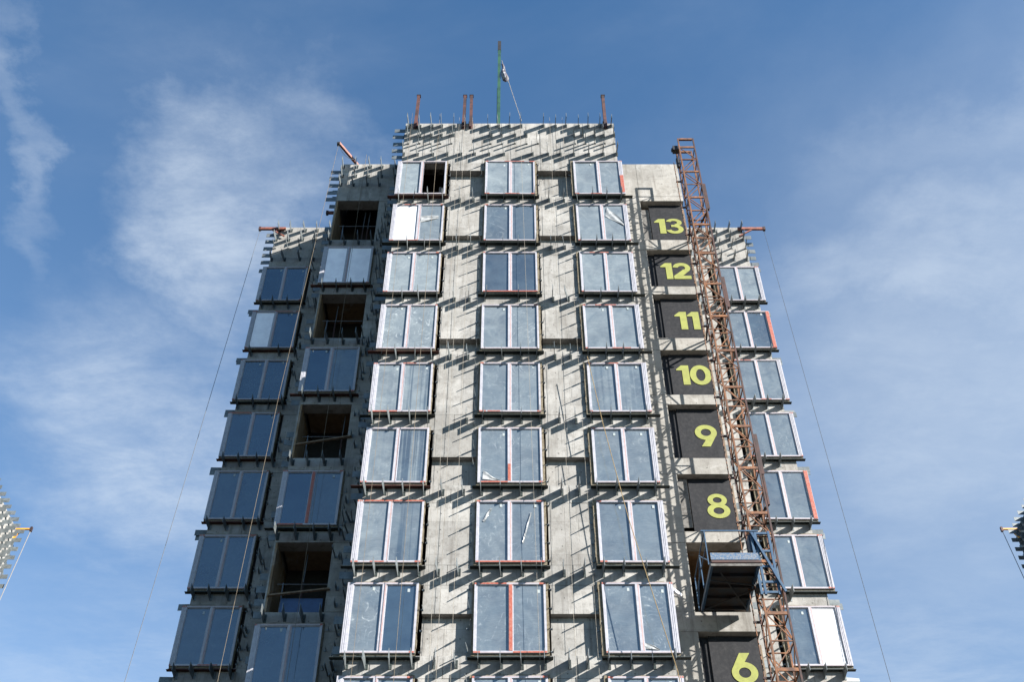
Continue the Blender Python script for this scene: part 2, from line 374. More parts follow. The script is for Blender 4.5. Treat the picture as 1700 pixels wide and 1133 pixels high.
# cores, side walls, roofs, lower storeys
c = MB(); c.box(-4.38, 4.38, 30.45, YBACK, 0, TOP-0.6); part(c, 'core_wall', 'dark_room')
for s in (-1, 1):
    part(MB().box(s*X1 if s<0 else 4.40, -4.40 if s<0 else X1, Y1+0.02, Y2+0.6, LOW, TOP), 'side_wall', 'concrete')
    part(MB().box(min(s*7.50, s*X2), max(s*7.50, s*X2), Y2+(0.4 if s>0 else 0.51), Y3+0.5, LOW, TOP-0.003), 'side_wall', 'concrete')
    part(MB().box(min(s*10.9, s*X3), max(s*10.9, s*X3), Y3+0.3, YBACK, LOW, TOP-0.006), 'side_wall', 'concrete')
part(MB().box(-4.39, 4.39, Y1+0.32, YBACK, TOP-0.9, TOP-0.5), 'roof', 'concrete_smooth')
for s in (-1, 1):
    part(MB().box(min(s*4.6, s*7.42), max(s*4.6, s*7.42), Y2+0.35, YBACK-0.1, TOP-0.9, TOP-0.51), 'roof', 'concrete_smooth')
    part(MB().box(min(s*7.62, s*10.88), max(s*7.62, s*10.88), Y3+0.32, YBACK-0.2, TOP-0.9, TOP-0.52), 'roof', 'concrete_smooth')
part(MB().box(-X3, X3, Y3, YBACK-0.05, 0, LOW-0.01), 'lower_wall', 'concrete')
part(MB().box(-X2, X2, Y2, Y3-0.005, 0, LOW-0.012), 'lower_wall', 'concrete')
part(MB().box(-X1, X1, Y1, Y2-0.005, 0, LOW-0.014), 'lower_wall', 'concrete')
part(MB().box(-X3+0.2, X3-0.2, YBACK-0.3, YBACK, LOW, TOP-0.02), 'back_wall', 'concrete')

# front wall: a band of panels at every floor and a pier panel between the windows on every storey
bandx = [-X1, -1.83+CX, 0.02, 1.86+CX, X1]
bandx = [-X1, -1.83, 1.87, X1]
gap = 0.006
STEP = {0: 0.22, 1: 0.80, 3: 0.72, 5: 0.50, 7: 0.42}   # storeys whose piers step back below this share of the window height
pierx = [(-2.50, -0.92), (1.17, 2.76)]
def conc_panel(x0, x1, y0, y1, z0, z1, name='wall_panel', mat='concrete'):
    return part(MB().box(x0+gap, x1-gap, y0 + rnd.uniform(-0.006, 0.006), y1, z0+gap, z1-gap), name, mat)
for k in range(0, 9):
    zb = WB(k); zt = zb + WH; band_top = zb; band_bot = zb - (HS - WH)
    for a, b in zip(bandx, bandx[1:]): conc_panel(a, b, Y1, Y1+0.3, band_bot, band_top)
    for a, b in pierx:
        if k in STEP:
            zs = zt - STEP[k]*WH
            conc_panel(a, b, Y1, Y1+0.8, zs, zt)
            conc_panel(a, b, Y1+(0.28 if k in (0, 3) else 0.21), Y1+0.8, zb, zs)
        else:
            conc_panel(a, b, Y1, Y1+0.8, zb, zt)
# blind top storey
for a, b in zip(bandx, bandx[1:]):
    conc_panel(a, b, Y1, Y1+0.3, WB(0)+WH, WB(0)+WH+0.75)
xs6 = [-X1, -2.35, -1.55, 1.30, 2.0, X1]
for a, b in zip(xs6, xs6[1:]): conc_panel(a, b, Y1, Y1+0.3, WB(0)+WH+0.75, TOP)

# middle steps ---------------------------------------------------------------------------------
FL = [39.30, 36.34, 33.35, 30.37, 27.36, 24.24, 21.20, 18.2, 15.2]     # sills of the openings, storeys 13, 12, ...
SO = [42.0, 38.65, 35.86, 32.69, 29.88, 26.64, 23.80, 20.51, 17.8]     # their soffits
def mid_step(s):
    def bx(xa, xb): return (min(s*xa, s*xb), max(s*xa, s*xb))
    a, b = bx(4.58, 5.70)
    for k in range(9):
        z1 = TOP if k == 0 else FL[k-1]
        z1 = SO[k]; 
        conc_panel(a, b, Y2, Y2+0.35, FL[k], z1, mat='concrete_smooth')
        top = TOP if k == 0 else FL[k-1]
        if k == 0 and s > 0:
            for xa, xb in ((4.58, 5.7), (5.7, X2)):
                p, q = bx(xa, xb); conc_panel(p, q, Y2, Y2+0.5, SO[k]+0.32, TOP, mat='concrete_smooth')
            p, q = bx(4.58, X2); conc_panel(p, q, Y2, Y2+0.5, SO[k], SO[k]+0.32, mat='concrete_smooth')
        else:
            p, q = bx(4.58, X2); conc_panel(p, q, Y2, Y2+0.5, SO[k], top, name='floor_beam' if k else 'wall_panel', mat='concrete_smooth' if s > 0 else 'concrete')
        # slab behind the beam: floor of the storey above, soffit of this one
        p, q = bx(4.60, 7.40); part(MB().box(p, q, Y2+0.505, 33.4, top-0.28 if k else TOP-0.9, top-0.02 if k else TOP-0.92+0.4), 'floor_slab', 'concrete_inner')
        p, q = bx(5.58, 5.72) 
        part(MB().box(p, q, Y2+0.36, 33.0, FL[k]+0.002, SO[k]-0.002), 'inner_wall', 'concrete_inner')
        if s < 0:
            part(MB().box(-X2+0.005, -7.545, Y2+0.002, Y2+0.5, FL[k]+0.004, SO[k]-0.004), 'corner_post', 'concrete')
            part(MB().box(-7.54, -7.48, Y2+0.004, 33.0, FL[k]+0.004, SO[k]-0.003), 'inner_wall', 'concrete_inner')
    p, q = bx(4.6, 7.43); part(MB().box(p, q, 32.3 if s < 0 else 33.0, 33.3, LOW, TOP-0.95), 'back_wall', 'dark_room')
mid_step(1); mid_step(-1)

# outer wings ------------------------------------------------------------------------------------
for s in (-1, 1):
    def bx(xa, xb): return (min(s*xa, s*xb), max(s*xa, s*xb))
    for k in range(9):
        zb = WB(k); 
        p, q = bx(7.45, X3); conc_panel(p, q, Y3, Y3+0.3, zb-0.7, zb)
        p, q = bx(7.45, 9.05); conc_panel(p, q, Y3, Y3+0.3, zb, zb+WH)
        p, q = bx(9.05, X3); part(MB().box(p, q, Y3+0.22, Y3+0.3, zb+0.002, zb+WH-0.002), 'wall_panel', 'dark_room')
    p, q = bx(7.45, 9.2); conc_panel(p, q, Y3, Y3+0.3, WB(0)+WH, WB(0)+WH+0.75)
    p, q = bx(9.2, X3); conc_panel(p, q, Y3, Y3+0.3, WB(0)+WH, WB(0)+WH+0.75)
    p, q = bx(7.45, 9.2); conc_panel(p, q, Y3, Y3+0.3, WB(0)+WH+0.75, TOP)
    p, q = bx(9.2, X3); conc_panel(p, q, Y3, Y3+0.3, WB(0)+WH+0.75, TOP)

# ---------------------------------------------------------------- brackets (fins) and clips
def fin_mesh(L, h):
    m = MB()
    m.box(-0.010, 0.007, -L, 0.01, -h/2, h/2)                 # web
    m.box(0.007, 0.075, -0.014, 0.01, -h/2+0.004, h/2-0.004)  # foot plate bolted to the wall
    m.box(0.020, 0.040, -0.034, -0.014, -0.02, 0.02)          # bolt head
    me = m.mesh('bracket', 'fin'); me.materials.append(M['shelf'])
    for p in me.polygons:
        if p.index >= 6: p.material_index = 1      # dark foot plate and bolt
    return me
FIN = [fin_mesh(0.60, 0.29), fin_mesh(0.54, 0.27), fin_mesh(0.63, 0.30)]
FINS = fin_mesh(0.50, 0.25); FINT = fin_mesh(0.62, 0.10); FINH = fin_mesh(0.30, 0.16)
fins = []                                                     # (mesh, location, rotation about z, size in the picture)
def fin(me, x, y, z, rz=0.0, pr=0.0):
    if rnd.random() < 0.03: return                            # a few were never fitted
    bend = rnd.uniform(-14, 14) if rnd.random() < 0.10 else rnd.uniform(-3, 3)
    fins.append((me, (x + rnd.uniform(-0.04, 0.04), y, z + rnd.uniform(-0.02, 0.02)), rz + R(bend), pr))
FX = [-4.52, -3.93, -3.31, -2.69, -2.08, -1.49, -0.90, -0.28, 0.35, 0.98, 1.60, 2.14, 2.72, 3.34, 3.96, 4.50]
for k in range(0, 9):
    for x in FX: fin(rnd.choice(FIN), x, Y1, WB(k)-0.275, pr=10-k*0.1)
for i in range(19):
    fin(rnd.choice(FIN), -4.45 + i*0.495, Y1, TOP-0.24, pr=9)
for x in FX: fin(rnd.choice(FIN), x, Y1, 42.38, pr=8.5)
TX = [-4.42, -3.95, -3.46, -3.0, -2.5, -0.85, -0.35, 0.18, 0.7, 1.22, 2.75, 3.2, 3.65, 4.1, 4.48]
for x in TX: fin(FIN[1], x, Y1, TOP-0.94, pr=8.9)
for x in TX: fin(FINT, x, Y1, TOP-1.58, pr=8.8)
# left middle step
MX = [-7.5, -6.92, -6.34, -5.76, -5.12]
for k in range(9):
    for x in MX[:4 if k else 5]: fin(FIN[k % 3], x, Y2, FL[k]-0.22, pr=7)
for z in (TOP-0.24, TOP-0.94, TOP-1.58):
    for x in MX: fin(FIN[1], x, Y2, z, pr=7.2)
for k in range(8):                                            # small wall brackets beside the openings
    for z in (0.4, 1.0, 1.6, 2.2): fin(FINT, -5.15+rnd.uniform(-0.1, 0.1), Y2, FL[k]+z, pr=2)
# outer wings
for s in (-1, 1):
    GX = [10.95, 10.35, 9.72, 9.10, 8.50, 7.95]
    for k in range(8):
        for x in GX[:6 if s > 0 else 5]: fin(FIN[k % 3], s*x, Y3, WB(k)-0.275, pr=6)
    for z in (TOP-0.24, TOP-0.94, TOP-1.58, 42.38):
        for x in GX: fin(FIN[1] if z != TOP-1.58 else FINT, s*x, Y3, z, pr=6.2)
# side faces: plates in short stacks
for k in range(0, 9):
    for z in (0.15, 0.62, 1.1, 1.58):
        if k % 2 == 0 or rnd.random() < 0.6:
            fin(FINS, -X1, Y1+0.75, WB(k)+z, R(-90), 5)
            fin(FINS, -X2, Y2+0.9, FL[min(k, 8)]+z+0.3, R(-90), 5.5)
        fin(FINS, X2, Y2+1.1, FL[min(k, 8)]+z+0.3, R(90), 5)
    if k < 8:
        for z in (-0.3, 2.55): fin(FINS, -X3, Y3+0.3, WB(k)+z, R(-90), 4)
        for z in (-0.3, 2.55): fin(FINS, X3, Y3+0.3, WB(k)+z, R(90), 4)
for z in (TOP-0.3, TOP-0.8, TOP-1.3, TOP-1.8, TOP-2.3):
    fin(FINS, -X1, Y1+0.2, z, R(-90), 8); fin(FINS, -X2, Y2+0.25, z, R(-90), 8); fin(FINS, -X3, Y3+0.25, z, R(-90), 8)
    fin(FINS, X3, Y3+0.4, z, R(90), 4)
for z in (TOP-0.5, TOP-1.0, TOP-1.6): fin(FINS, -X2, Y2+1.2, z, R(-90), 7)
for q in range(230):
    k = rnd.randrange(8)
    if rnd.random() < 0.5: fin(FINT if rnd.random() < 0.5 else FINH, rnd.uniform(-5.6, -4.75), Y2, FL[k]+rnd.uniform(-0.4, 2.6), pr=1)
    else: fin(FINT if rnd.random() < 0.5 else FINH, rnd.uniform(-9.0, -7.75), Y3, WB(k)+rnd.uniform(-0.6, 2.4), pr=1)
def scatter(items, name, limit=300):
    items = sorted(items, key=lambda t: -t[3])
    for me, loc, rz, pr in items[:limit]:
        link(name, me, tower, Vector(loc)-TO, rz)
    rest = MB()
    for me, loc, rz, pr in items[limit:]:
        i = len(rest.v); ca, sa = math.cos(rz), math.sin(rz)
        for v in me.vertices:
            x, y, z = v.co; rest.v.append((loc[0]+x*ca-y*sa, loc[1]+x*sa+y*ca, loc[2]+z))
        rest.f += [tuple(i+q for q in p.vertices) for p in me.polygons]
    if rest.v:
        o = part(rest, 'remaining_'+name+'s', items[0][0].materials[0].name and 'fin'); o['kind'] = 'stuff'
scatter(fins, 'bracket')
# clips at the sides of the windows
def clip_mesh(L):
    m = MB()
    m.prism([(-0.004, -0.035), (0.004, -0.035), (0.004, 0.035), (-0.004, 0.035)], -L*0.55, 0.01)
    m.box(-0.0045, 0.0045, -L, -L*0.55, -0.016, 0.018)
    m.box(-0.07, 0.0, -0.012, 0.01, -0.025, 0.025)
    return m.mesh('window_clip', 'fin')
CLIP = clip_mesh(0.5); CLIP_S = clip_mesh(0.24); clips = []

# ---------------------------------------------------------------- windows
def tape_bits(mb, w, h, rg, much):
    # pieces of red protective tape left on the frame, mostly at the corners
    t = 0.004
    for cxs in (-1, 1):
        for cz in (0, 1):
            if rg.random() < 0.35 + 0.5*much:
                L = rg.uniform(0.06, 0.22); x0 = cxs*(w/2-0.066)
                xa, xb = (min(cxs*(w/2-0.004), cxs*(w/2-L)), max(cxs*(w/2-0.004), cxs*(w/2-L)))
                mb.box(xa, xb, -t, 0.02, 0.006 if cz == 0 else h-0.06, 0.058 if cz == 0 else h-0.006)
    if rg.random() < 0.35*much + 0.1:
        a = rg.uniform(-w/2+0.1, 0); mb.box(a, a+rg.uniform(0.4, 0.9), -t-0.001, 0.02, h-0.05, h-0.01)
    if rg.random() < 0.4*much + 0.05:
        a = rg.uniform(-w/2+0.1, 0); mb.box(a, a+rg.uniform(0.4, 0.9), -t-0.001, 0.02, 0.01, 0.05)
def ring(mb, x0, x1, z0, z1, t, y0, y1, tl=None, tr=None):
    tl = tl or t; tr = tr or t
    mb.box(x0, x0+tl, y0, y1, z0, z1); mb.box(x1-tr, x1, y0, y1, z0, z1)
    mb.box(x0+tl, x1-tr, y0+0.001, y1, z0, z0+t); mb.box(x0+tl, x1-tr, y0+0.001, y1, z1-t, z1)
def window(cx, yf, zb, side, panes=('g', 'g'), haze=(0.3, 0.3), wrinkle=(0.3, 0.3), streak=(0, 0), seed=0,
           much=0.4, red=(), w=WW, h=WH, lit=True, clips_on=True, label=None, wing=False):
    rg = random.Random(seed)
    tl = 0.165 if side < 0 else 0.062; tr = 0.165 if side > 0 else 0.062
    fr = MB(); ring(fr, -w/2, w/2, 0, h, 0.062, 0.0, 0.10, tl, tr)
    if side: # ribs of the wide jamb profile
        for q in (0.055, 0.105):
            x = (-w/2+q) if side < 0 else (w/2-q); fr.box(x-0.007, x+0.007, -0.008, 0.0, 0.01, h-0.01)
    mx = rg.uniform(-0.03, 0.03) - side*0.02
    o = fr.build('window', 'upvc', tower, Vector((cx, yf, zb)) - TO)
    o.rotation_euler = (R(rg.uniform(-0.25, 0.25)), R(rg.uniform(-0.25, 0.25)), R(rg.uniform(-0.3, 0.3)))
    if label: o['label'] = label
    mu = MB().box(mx-0.055, mx+0.012, -0.002, 0.09, 0.063, h-0.063).box(mx+0.013, mx+0.055, 0.006, 0.09, 0.063, h-0.063)
    mo = mu.build('mullion', 'upvc', o)
    x0s = (-w/2+tl, mx+0.055); x1s = (mx-0.055, w/2-tr)
    for i in (0, 1):
        a, b = x0s[i], x1s[i]; kind = panes[i]
        if kind != 'o':
            sa = MB(); ring(sa, a+0.001, b-0.001, 0.0625, h-0.0625, 0.024, 0.030, 0.085); sa.build('sash', 'upvc', o)
            pm = {'g': 'glass', 'w': 'whiteboard', 'l': 'greyboard', 'h': 'glass'}[kind]
            pn = MB().box(a+0.020, b-0.020, 0.052 if pm == 'glass' else 0.040, 0.068, 0.082, h-0.082).build('pane', pm, o)
            pn.rotation_euler = (R(rg.uniform(-0.25, 0.25)), 0, R(rg.uniform(-0.35, 0.35)))
            pn.color = (haze[i], wrinkle[i], streak[i], 1)
            if kind == 'w': pn['label'] = 'white boarded pane'
            if kind == 'g' and rg.random() < 0.7:
                sx = b - rg.uniform(0.16, 0.30); sz = h - rg.uniform(0.22, 0.34)
                MB().box(sx, sx+0.07, 0.046, 0.0515, sz, sz+0.11).build('sticker', 'sticker', o)
        else:
            sa = MB(); ring(sa, a+0.001, b-0.001, 0.0625, h-0.0625, 0.02, 0.055, 0.085); sa.build('sash', 'upvc', o)
    # rough casing behind the frame
    e = rg.uniform(0.05, 0.07); el, er = (0.0, 0.035) if side < 0 else ((0.11, 0.0) if side > 0 else (0.055, 0.075))
    cs = MB()
    n = 9
    if el: 
        for q in range(n):
            j = rg.uniform(-0.012, 0.012); cs.box(-w/2-el+j, -w/2+0.03, 0.055, 0.16, -e + (h+2*e)*q/n, -e + (h+2*e)*(q+1)/n)
    if er:
        for q in range(n):
            j = rg.uniform(-0.012, 0.012); cs.box(w/2-0.03, w/2+er+j, 0.055, 0.16, -e + (h+2*e)*q/n, -e + (h+2*e)*(q+1)/n)
    for q in range(n):
        x0, x1 = -w/2 + w*q/n, -w/2 + w*(q+1)/n
        cs.box(x0, x1, 0.057, 0.158, -e+rg.uniform(-0.012, 0.012), 0.02); cs.box(x0, x1, 0.057, 0.158, h-0.02, h+e+rg.uniform(-0.015, 0.015))
    cs.build('casing', 'casing', o)
    # shelf angle under the window
    sl, sr = (0.28, 0.16) if side < 0 else ((0.12, 0.28) if side > 0 else (0.16, 0.16))
    if wing: sl, sr = min(sl, 0.06 if side < 0 else sl), min(sr, 0.06 if side > 0 else sr)
    sh = MB().box(-w/2-sl, w/2+sr, -0.01, 0.145, -0.135, -0.127).box(-w/2-sl, w/2+sr, 0.137, 0.145, -0.126, -0.03)
    sh.box(-w/2+0.05, w/2-0.02, 0.05, 0.13, -0.126, -0.06)
    sh.build('shelf_angle', 'shelf_rust' if side < 0 and rg.random() < 0.75 else 'shelf', o)
    tb = MB(); tape_bits(tb, w, h, rg, much)
    for what in red:
        t = -0.006
        if what == 'bottom': tb.box(-w/2+0.03, w/2-0.03, t, 0.02, 0.004, 0.054)
        if what == 'bottom_left': tb.box(-w/2+0.1, -0.08, t, 0.02, 0.004, 0.054)
        if what == 'bottom_right': tb.box(0.08, w/2-0.05, t, 0.02, 0.004, 0.054)
        if what == 'top': tb.box(-w/2+0.2, w/2-0.05, t, 0.02, h-0.052, h-0.006)
        if what == 'top_left': tb.box(-w/2+0.15, -0.1, t, 0.02, h-0.052, h-0.006)
        if what == 'mullion': tb.box(mx-0.05, mx+0.05, -0.008, 0.02, 0.07, h-0.07)
        if what == 'mullion_low': tb.box(mx-0.045, mx+0.04, -0.008, 0.02, 0.07, 0.75)
        if what == 'right': tb.box(w/2-0.15, w/2-0.012, -0.013, 0.02, 0.02, h-0.03)
        if what == 'right_part': tb.box(w/2-0.15, w/2-0.012, -0.013, 0.02, 0.1, h*0.55)
    for q in range(0, len(tb.v), 8):
        tp = MB(); tp.v = tb.v[q:q+8]; tp.f = [tuple(i) for i in BOXF]; tp.build('tape', 'tape', o)
    for bb in ((mx+0.014, mx+0.05, 0.003, 0.02, 0.07, h-0.07), (-w/2+0.03, w/2-0.03, -0.0025, 0.02, h-0.030, h-0.016), (-w/2+0.03, w/2-0.03, -0.0025, 0.02, 0.012, 0.024)):
        MB().box(*bb).build('protective_strip', 'tape_pink', o)
    if clips_on:
        yw = yf + 0.15
        for q in range(4):
            z = zb + 0.12 + q*0.68 + rg.uniform(-0.04, 0.04)
            if side <= 0 and rg.random() < 0.93: clips.append((CLIP_S, (cx+w/2+0.17, yw, z), R(rg.uniform(-9, 9)), 5 if lit else 2))
            if side >= 0 and rg.random() < 0.93: clips.append((CLIP, (cx-w/2-0.14, yw, z), R(rg.uniform(-7, 7)), 5.5 if lit else 1.5))
    return o

YF1 = 28.17
LEFT = { 0: dict(panes=('g', 'o'), haze=(.62, 0)), 1: dict(panes=('w', 'g'), haze=(0, .40), wrinkle=(0, .3)), 2: dict(haze=(.6, .6)),
         3: dict(haze=(.5, .5), wrinkle=(.9, .9)), 4: dict(haze=(.52, .5), streak=(.1, .6), red=('bottom_left',)), 5: dict(haze=(.45, .42), streak=(.1, .7)),
         6: dict(haze=(.42, .30), streak=(.0, .6), red=('top',), much=.8), 7: dict(haze=(.34, .03), wrinkle=(.8, .0)), 8: dict() }
MID = { 0: dict(haze=(.55, .5), wrinkle=(.3, .4)), 1: dict(haze=(.22, .18), wrinkle=(.5, .1), much=.7), 2: dict(haze=(.12, .10), wrinkle=(0, .1), much=.8, red=('bottom',)),
        3: dict(haze=(.42, .42), wrinkle=(.3, .9)), 4: dict(haze=(.36, .42), wrinkle=(.6, .7), much=.8), 5: dict(haze=(.36, .34), wrinkle=(.9, .8), red=('mullion_low', 'bottom_left')),
        6: dict(haze=(.36, .30), wrinkle=(.8, .8), red=('bottom',), much=1), 7: dict(haze=(.30, .30), wrinkle=(.6, .6), red=('mullion', 'bottom_right', 'top_left'), much=1), 8: dict(much=1) }
RIGHT = { 0: dict(haze=(.5, .48), wrinkle=(.2, .4), red=('right_part',), much=.8), 1: dict(haze=(.48, .5), wrinkle=(.1, .3)), 2: dict(haze=(.5, .5), red=()),
          3: dict(haze=(.46, .44), wrinkle=(.2, .2)), 4: dict(haze=(.42, .40), streak=(.3, .3)), 5: dict(haze=(.33, .36), wrinkle=(.4, .5)),
          6: dict(haze=(.28, .32), wrinkle=(.15, .15), much=.9), 7: dict(haze=(.30, .28), wrinkle=(.6, .8), much=.8), 8: dict(much=1) }
wins = {}
for k in range(9):
    for cxw, side, tab in zip(COLS, (-1, 0, 1), (LEFT, MID, RIGHT)):
        wins[(k, side)] = window(cxw, YF1, WB(k), side, seed=100*k+side+5, **tab[k])
# peeled films on the storey below the top one
def film_patch(o, pts, name='plastic_film', nx=10, sag=0.03, seed=1):
    rg = random.Random(seed); m = MB(); a, b, c_, d = [Vector((x, 0, z)) for x, z in pts]; i0 = 0
    for i in range(nx+1):
        for j in range(nx+1):
            u, v = i/nx, j/nx; p = (a*(1-u)+b*u)*(1-v) + (d*(1-u)+c_*u)*v
            m.v.append((p.x + 0.02*math.sin(v*6+seed), 0.040 - sag*(0.5+0.5*math.sin(u*7+v*5+seed)), p.z))
    for i in range(nx):
        for j in range(nx):
            q = i*(nx+1)+j; m.f.append((q, q+nx+1, q+nx+2, q+1))
    ob = m.build(name, 'film', o)
    return ob
film_patch(wins[(1, 1)], [(0.12, 1.55), (0.22, 2.15), (0.80, 1.25), (0.82, 0.95)], seed=3)
film_patch(wins[(1, -1)], [(0.1, 1.15), (0.1, 1.55), (0.85, 1.60), (0.85, 1.42)], seed=5)
film_patch(wins[(6, 0)], [(0.34, 0.72), (0.62, 1.85), (0.65, 1.85), (0.40, 0.72)], seed=7, sag=0.02)
film_patch(wins[(6, 0)], [(-0.83, 1.55), (-0.60, 2.02), (-0.57, 2.0), (-0.79, 1.5)], seed=9, sag=0.02)
film_patch(wins[(7, 1)], [(0.06, 0.15), (0.08, 0.34), (0.45, 0.16), (0.5, 0.10)], seed=11, sag=0.02)
film_patch(wins[(5, 0)], [(-0.88, 0.14), (-0.86, 0.5), (-0.4, 0.16), (-0.3, 0.10)], seed=13, sag=0.02)
# left middle step: windows on every second storey
ML = {1: dict(panes=('l', 'l')), 3: dict(haze=(.02, .35), wrinkle=(0, .7)), 5: dict(haze=(.02, .22), wrinkle=(.0, .3), red=('mullion', 'bottom_left'), much=.9), 7: dict(haze=(.10, .16), wrinkle=(.3, .3), much=.8)}
for k, kw in ML.items():
    window(-6.67, Y2-0.15, WB(k), -1, seed=900+k, lit=False, **kw)
    part(MB().box(-7.43, -5.60, Y2+0.16, Y2+0.22, FL[k]+0.005, SO[k]-0.005), 'wall_panel', 'dark_room')
WL = {1: dict(panes=('w', 'g'), haze=(0, .02)), 0: dict(haze=(.03, .03)), 2: dict(haze=(.05, .05)), 3: dict(haze=(.05, .03), red=('top_left',), much=.9), 4: dict(haze=(.14, .10), wrinkle=(.2, .2)), 5: dict(haze=(.10, .12)), 6: dict(haze=(.14, .12)), 7: dict()}
WL[1]['panes'] = ('l', 'g')
WR = {0: dict(haze=(.34, .45)), 1: dict(haze=(.30, .14), wrinkle=(.4, .5), red=('right',)), 2: dict(haze=(.34, .36), wrinkle=(.2, .2)), 3: dict(haze=(.30, .34), wrinkle=(.4, .5)), 4: dict(haze=(.24, .34), wrinkle=(.1, .3), red=('right',)),
      5: dict(haze=(.26, .32), wrinkle=(.2, .2)), 6: dict(panes=('g', 'w'), haze=(.2, 0)), 7: dict()}
for k in range(8):
    window(-10.20, Y3-0.15, WB(k), -1, seed=300+k, lit=False, wing=True, **WL[k])
    window(10.30, Y3-0.15, WB(k), 1, seed=500+k, lit=False, wing=True, **WR[k])
scatter(clips, 'window_clip')
# pipe stub seen through the missing pane
part(MB().tube([(-2.92, 29.3, 40.6), (-2.95, 29.32, 41.35)], 0.06, 8), 'pipe_stub', 'upvc')
part(MB().tube([(4.95, 29.9, 21.62), (5.25, 30.2, 21.60)], 0.07, 8), 'pipe_stub', 'greyboard')

# ---------------------------------------------------------------- numbered sheets in the openings on the right
def ringpoly(mb, cx, cz, rx, rz, tx, tz, a0, a1, y, n=28):
    i = len(mb.v); N = n + 1
    for q in range(N):
        a = R(a0 + (a1-a0)*q/n); ca, sa = math.cos(a), math.sin(a)
        for yy in (y, y+0.006):
            mb.v += [(cx+rx*ca, yy, cz+rz*sa), (cx+(rx-tx)*ca, yy, cz+(rz-tz)*sa)]
    for q in range(n):
        a = i+q*4; b = a+4
        mb.f += [(a, b, b+1, a+1), (a+2, a+3, b+3, b+2), (a, a+2, b+2, b), (a+1, b+1, b+3, a+3)]
    mb.f += [(i, i+1, i+3, i+2), (i+n*4, i+n*4+2, i+n*4+3, i+n*4+1)]
def digit(mb, d, x, z, y=0.0):
    if d == '1':
        mb.prism([(x, z+.74), (x, z+.80), (x+.20, z+1.0), (x+.47, z+1.0), (x+.47, z), (x+.21, z), (x+.21, z+.74)], y, y+.006); return .47
    if d == '0': ringpoly(mb, x+.40, z+.5, .40, .51, .23, .20, 0, 360, y, 36); return .80
    if d == '8':
        ringpoly(mb, x+.38, z+.295, .38, .305, .20, .165, 0, 360, y, 32); ringpoly(mb, x+.38, z+.745, .325, .265, .175, .145, 0, 360, y-.001, 32); return .76
    if d == '6':
        ringpoly(mb, x+.39, z+.345, .39, .355, .21, .185, 0, 360, y, 32)
        mb.prism([(x+.03, z+.47), (x+.30, z+1.0), (x+.61, z+1.0), (x+.34, z+.55), (x+.24, z+.50)], y-.001, y+.006); return .78
    if d == '9':
        ringpoly(mb, x+.39, z+.655, .39, .355, .21, .185, 0, 360, y, 32)
        mb.prism([(x+.75, z+.53), (x+.48, z), (x+.17, z), (x+.44, z+.45), (x+.54, z+.50)], y-.001, y+.006); return .78
    if d == '3':
        ringpoly(mb, x+.36, z+.29, .37, .30, .21, .165, -168, 80, y, 26); ringpoly(mb, x+.35, z+.745, .345, .265, .20, .15, -80, 162, y-.001, 26)
        mb.box(x+.22, x+.46, y-.002, y+.006, z+.44, z+.585); return .73
    if d == '2':
        ringpoly(mb, x+.37, z+.69, .36, .32, .21, .185, -48, 172, y, 26)
        mb.prism([(x+.61, z+.452), (x+.36, z+.17), (x+.05, z+.17), (x+.02, z+.19), (x+.44, z+.60)], y-.001, y+.006)
        mb.prism([(x+.02, z), (x+.72, z), (x+.72, z+.20), (x+.02, z+.20)], y-.002, y+.006); return .74
widths = {'1': .47, '0': .80, '8': .76, '6': .78, '9': .78, '3': .73, '2': .74}
NW = {'13': 'thirteen', '12': 'twelve', '11': 'eleven', '10': 'ten', '9': 'nine', '8': 'eight', '6': 'six'}
signs = {0: '13', 1: '12', 2: '11', 3: '10', 4: '9', 5: '8', 7: '6'}
YS = Y2 + 0.24
for k, txt in signs.items():
    z0 = FL[k]; z1 = SO[k]-0.02
    xl = 6.08 if txt in ('13', '8') else 6.02
    o = empty('number_sheet', (xl, YS, z0), 'black sheet with a large yellow number %s in an opening beside the mast' % NW[txt], 'sign', 'numbered sheets')
    sh = MB(); nx, nz = 6, 8; W, Hh = 7.54 - xl, z1 - z0
    ph = rnd.uniform(0, 6)
    for side_y in (0.0, 0.02):
        for i in range(nx+1):
            for j in range(nz+1): sh.v.append((W*i/nx, side_y + 0.004*math.sin(i*1.3+j*0.8+ph), Hh*j/nz))
    nn = (nx+1)*(nz+1)
    for i in range(nx):
        for j in range(nz):
            q = i*(nz+1)+j; sh.f += [(q, q+nz+1, q+nz+2, q+1), (nn+q, nn+q+1, nn+q+nz+2, nn+q+nz+1)]
    sh.build('sheet', 'banner', o)
    tot = sum(widths[ch] for ch in txt) + 0.02*(len(txt)-1)
    right = 7.53 if txt == '10' else (7.44 if len(txt) > 1 else 7.36)
    x = right - tot - xl
    for ch in txt:
        mb = MB(); wdt = digit(mb, ch, 0, 0, 0.0); nb = mb.build('numeral', 'numeral', o, (x, -0.016, 0.72)); x += wdt + 0.02
    MB().box(W+0.01, W+0.05, -0.02, 0.02, 0.05, Hh-0.3).build('batten', 'wood', o)
    # narrow side board
    if txt in ('13', '8'):
        b = MB().box(0, 0.36, 0, 0.02, 0, Hh*0.86).build('side_board', 'plywood_grey', None, (5.68, YS-0.04, z0 + (0.0 if txt == '13' else 0.30)))
        tag(b, 'weathered grey board left of the black sheet numbered %s' % NW[txt], 'board')
    else:
        b = MB().box(0, 0.30, 0, 0.02, 0, Hh-0.02).box(0.302, 0.345, 0.01, 0.05, 0, Hh-0.03).build('side_board', 'banner', None, (5.68, YS+0.05, z0))
        tag(b, 'narrow black board left of the black sheet numbered %s' % NW[txt], 'board')

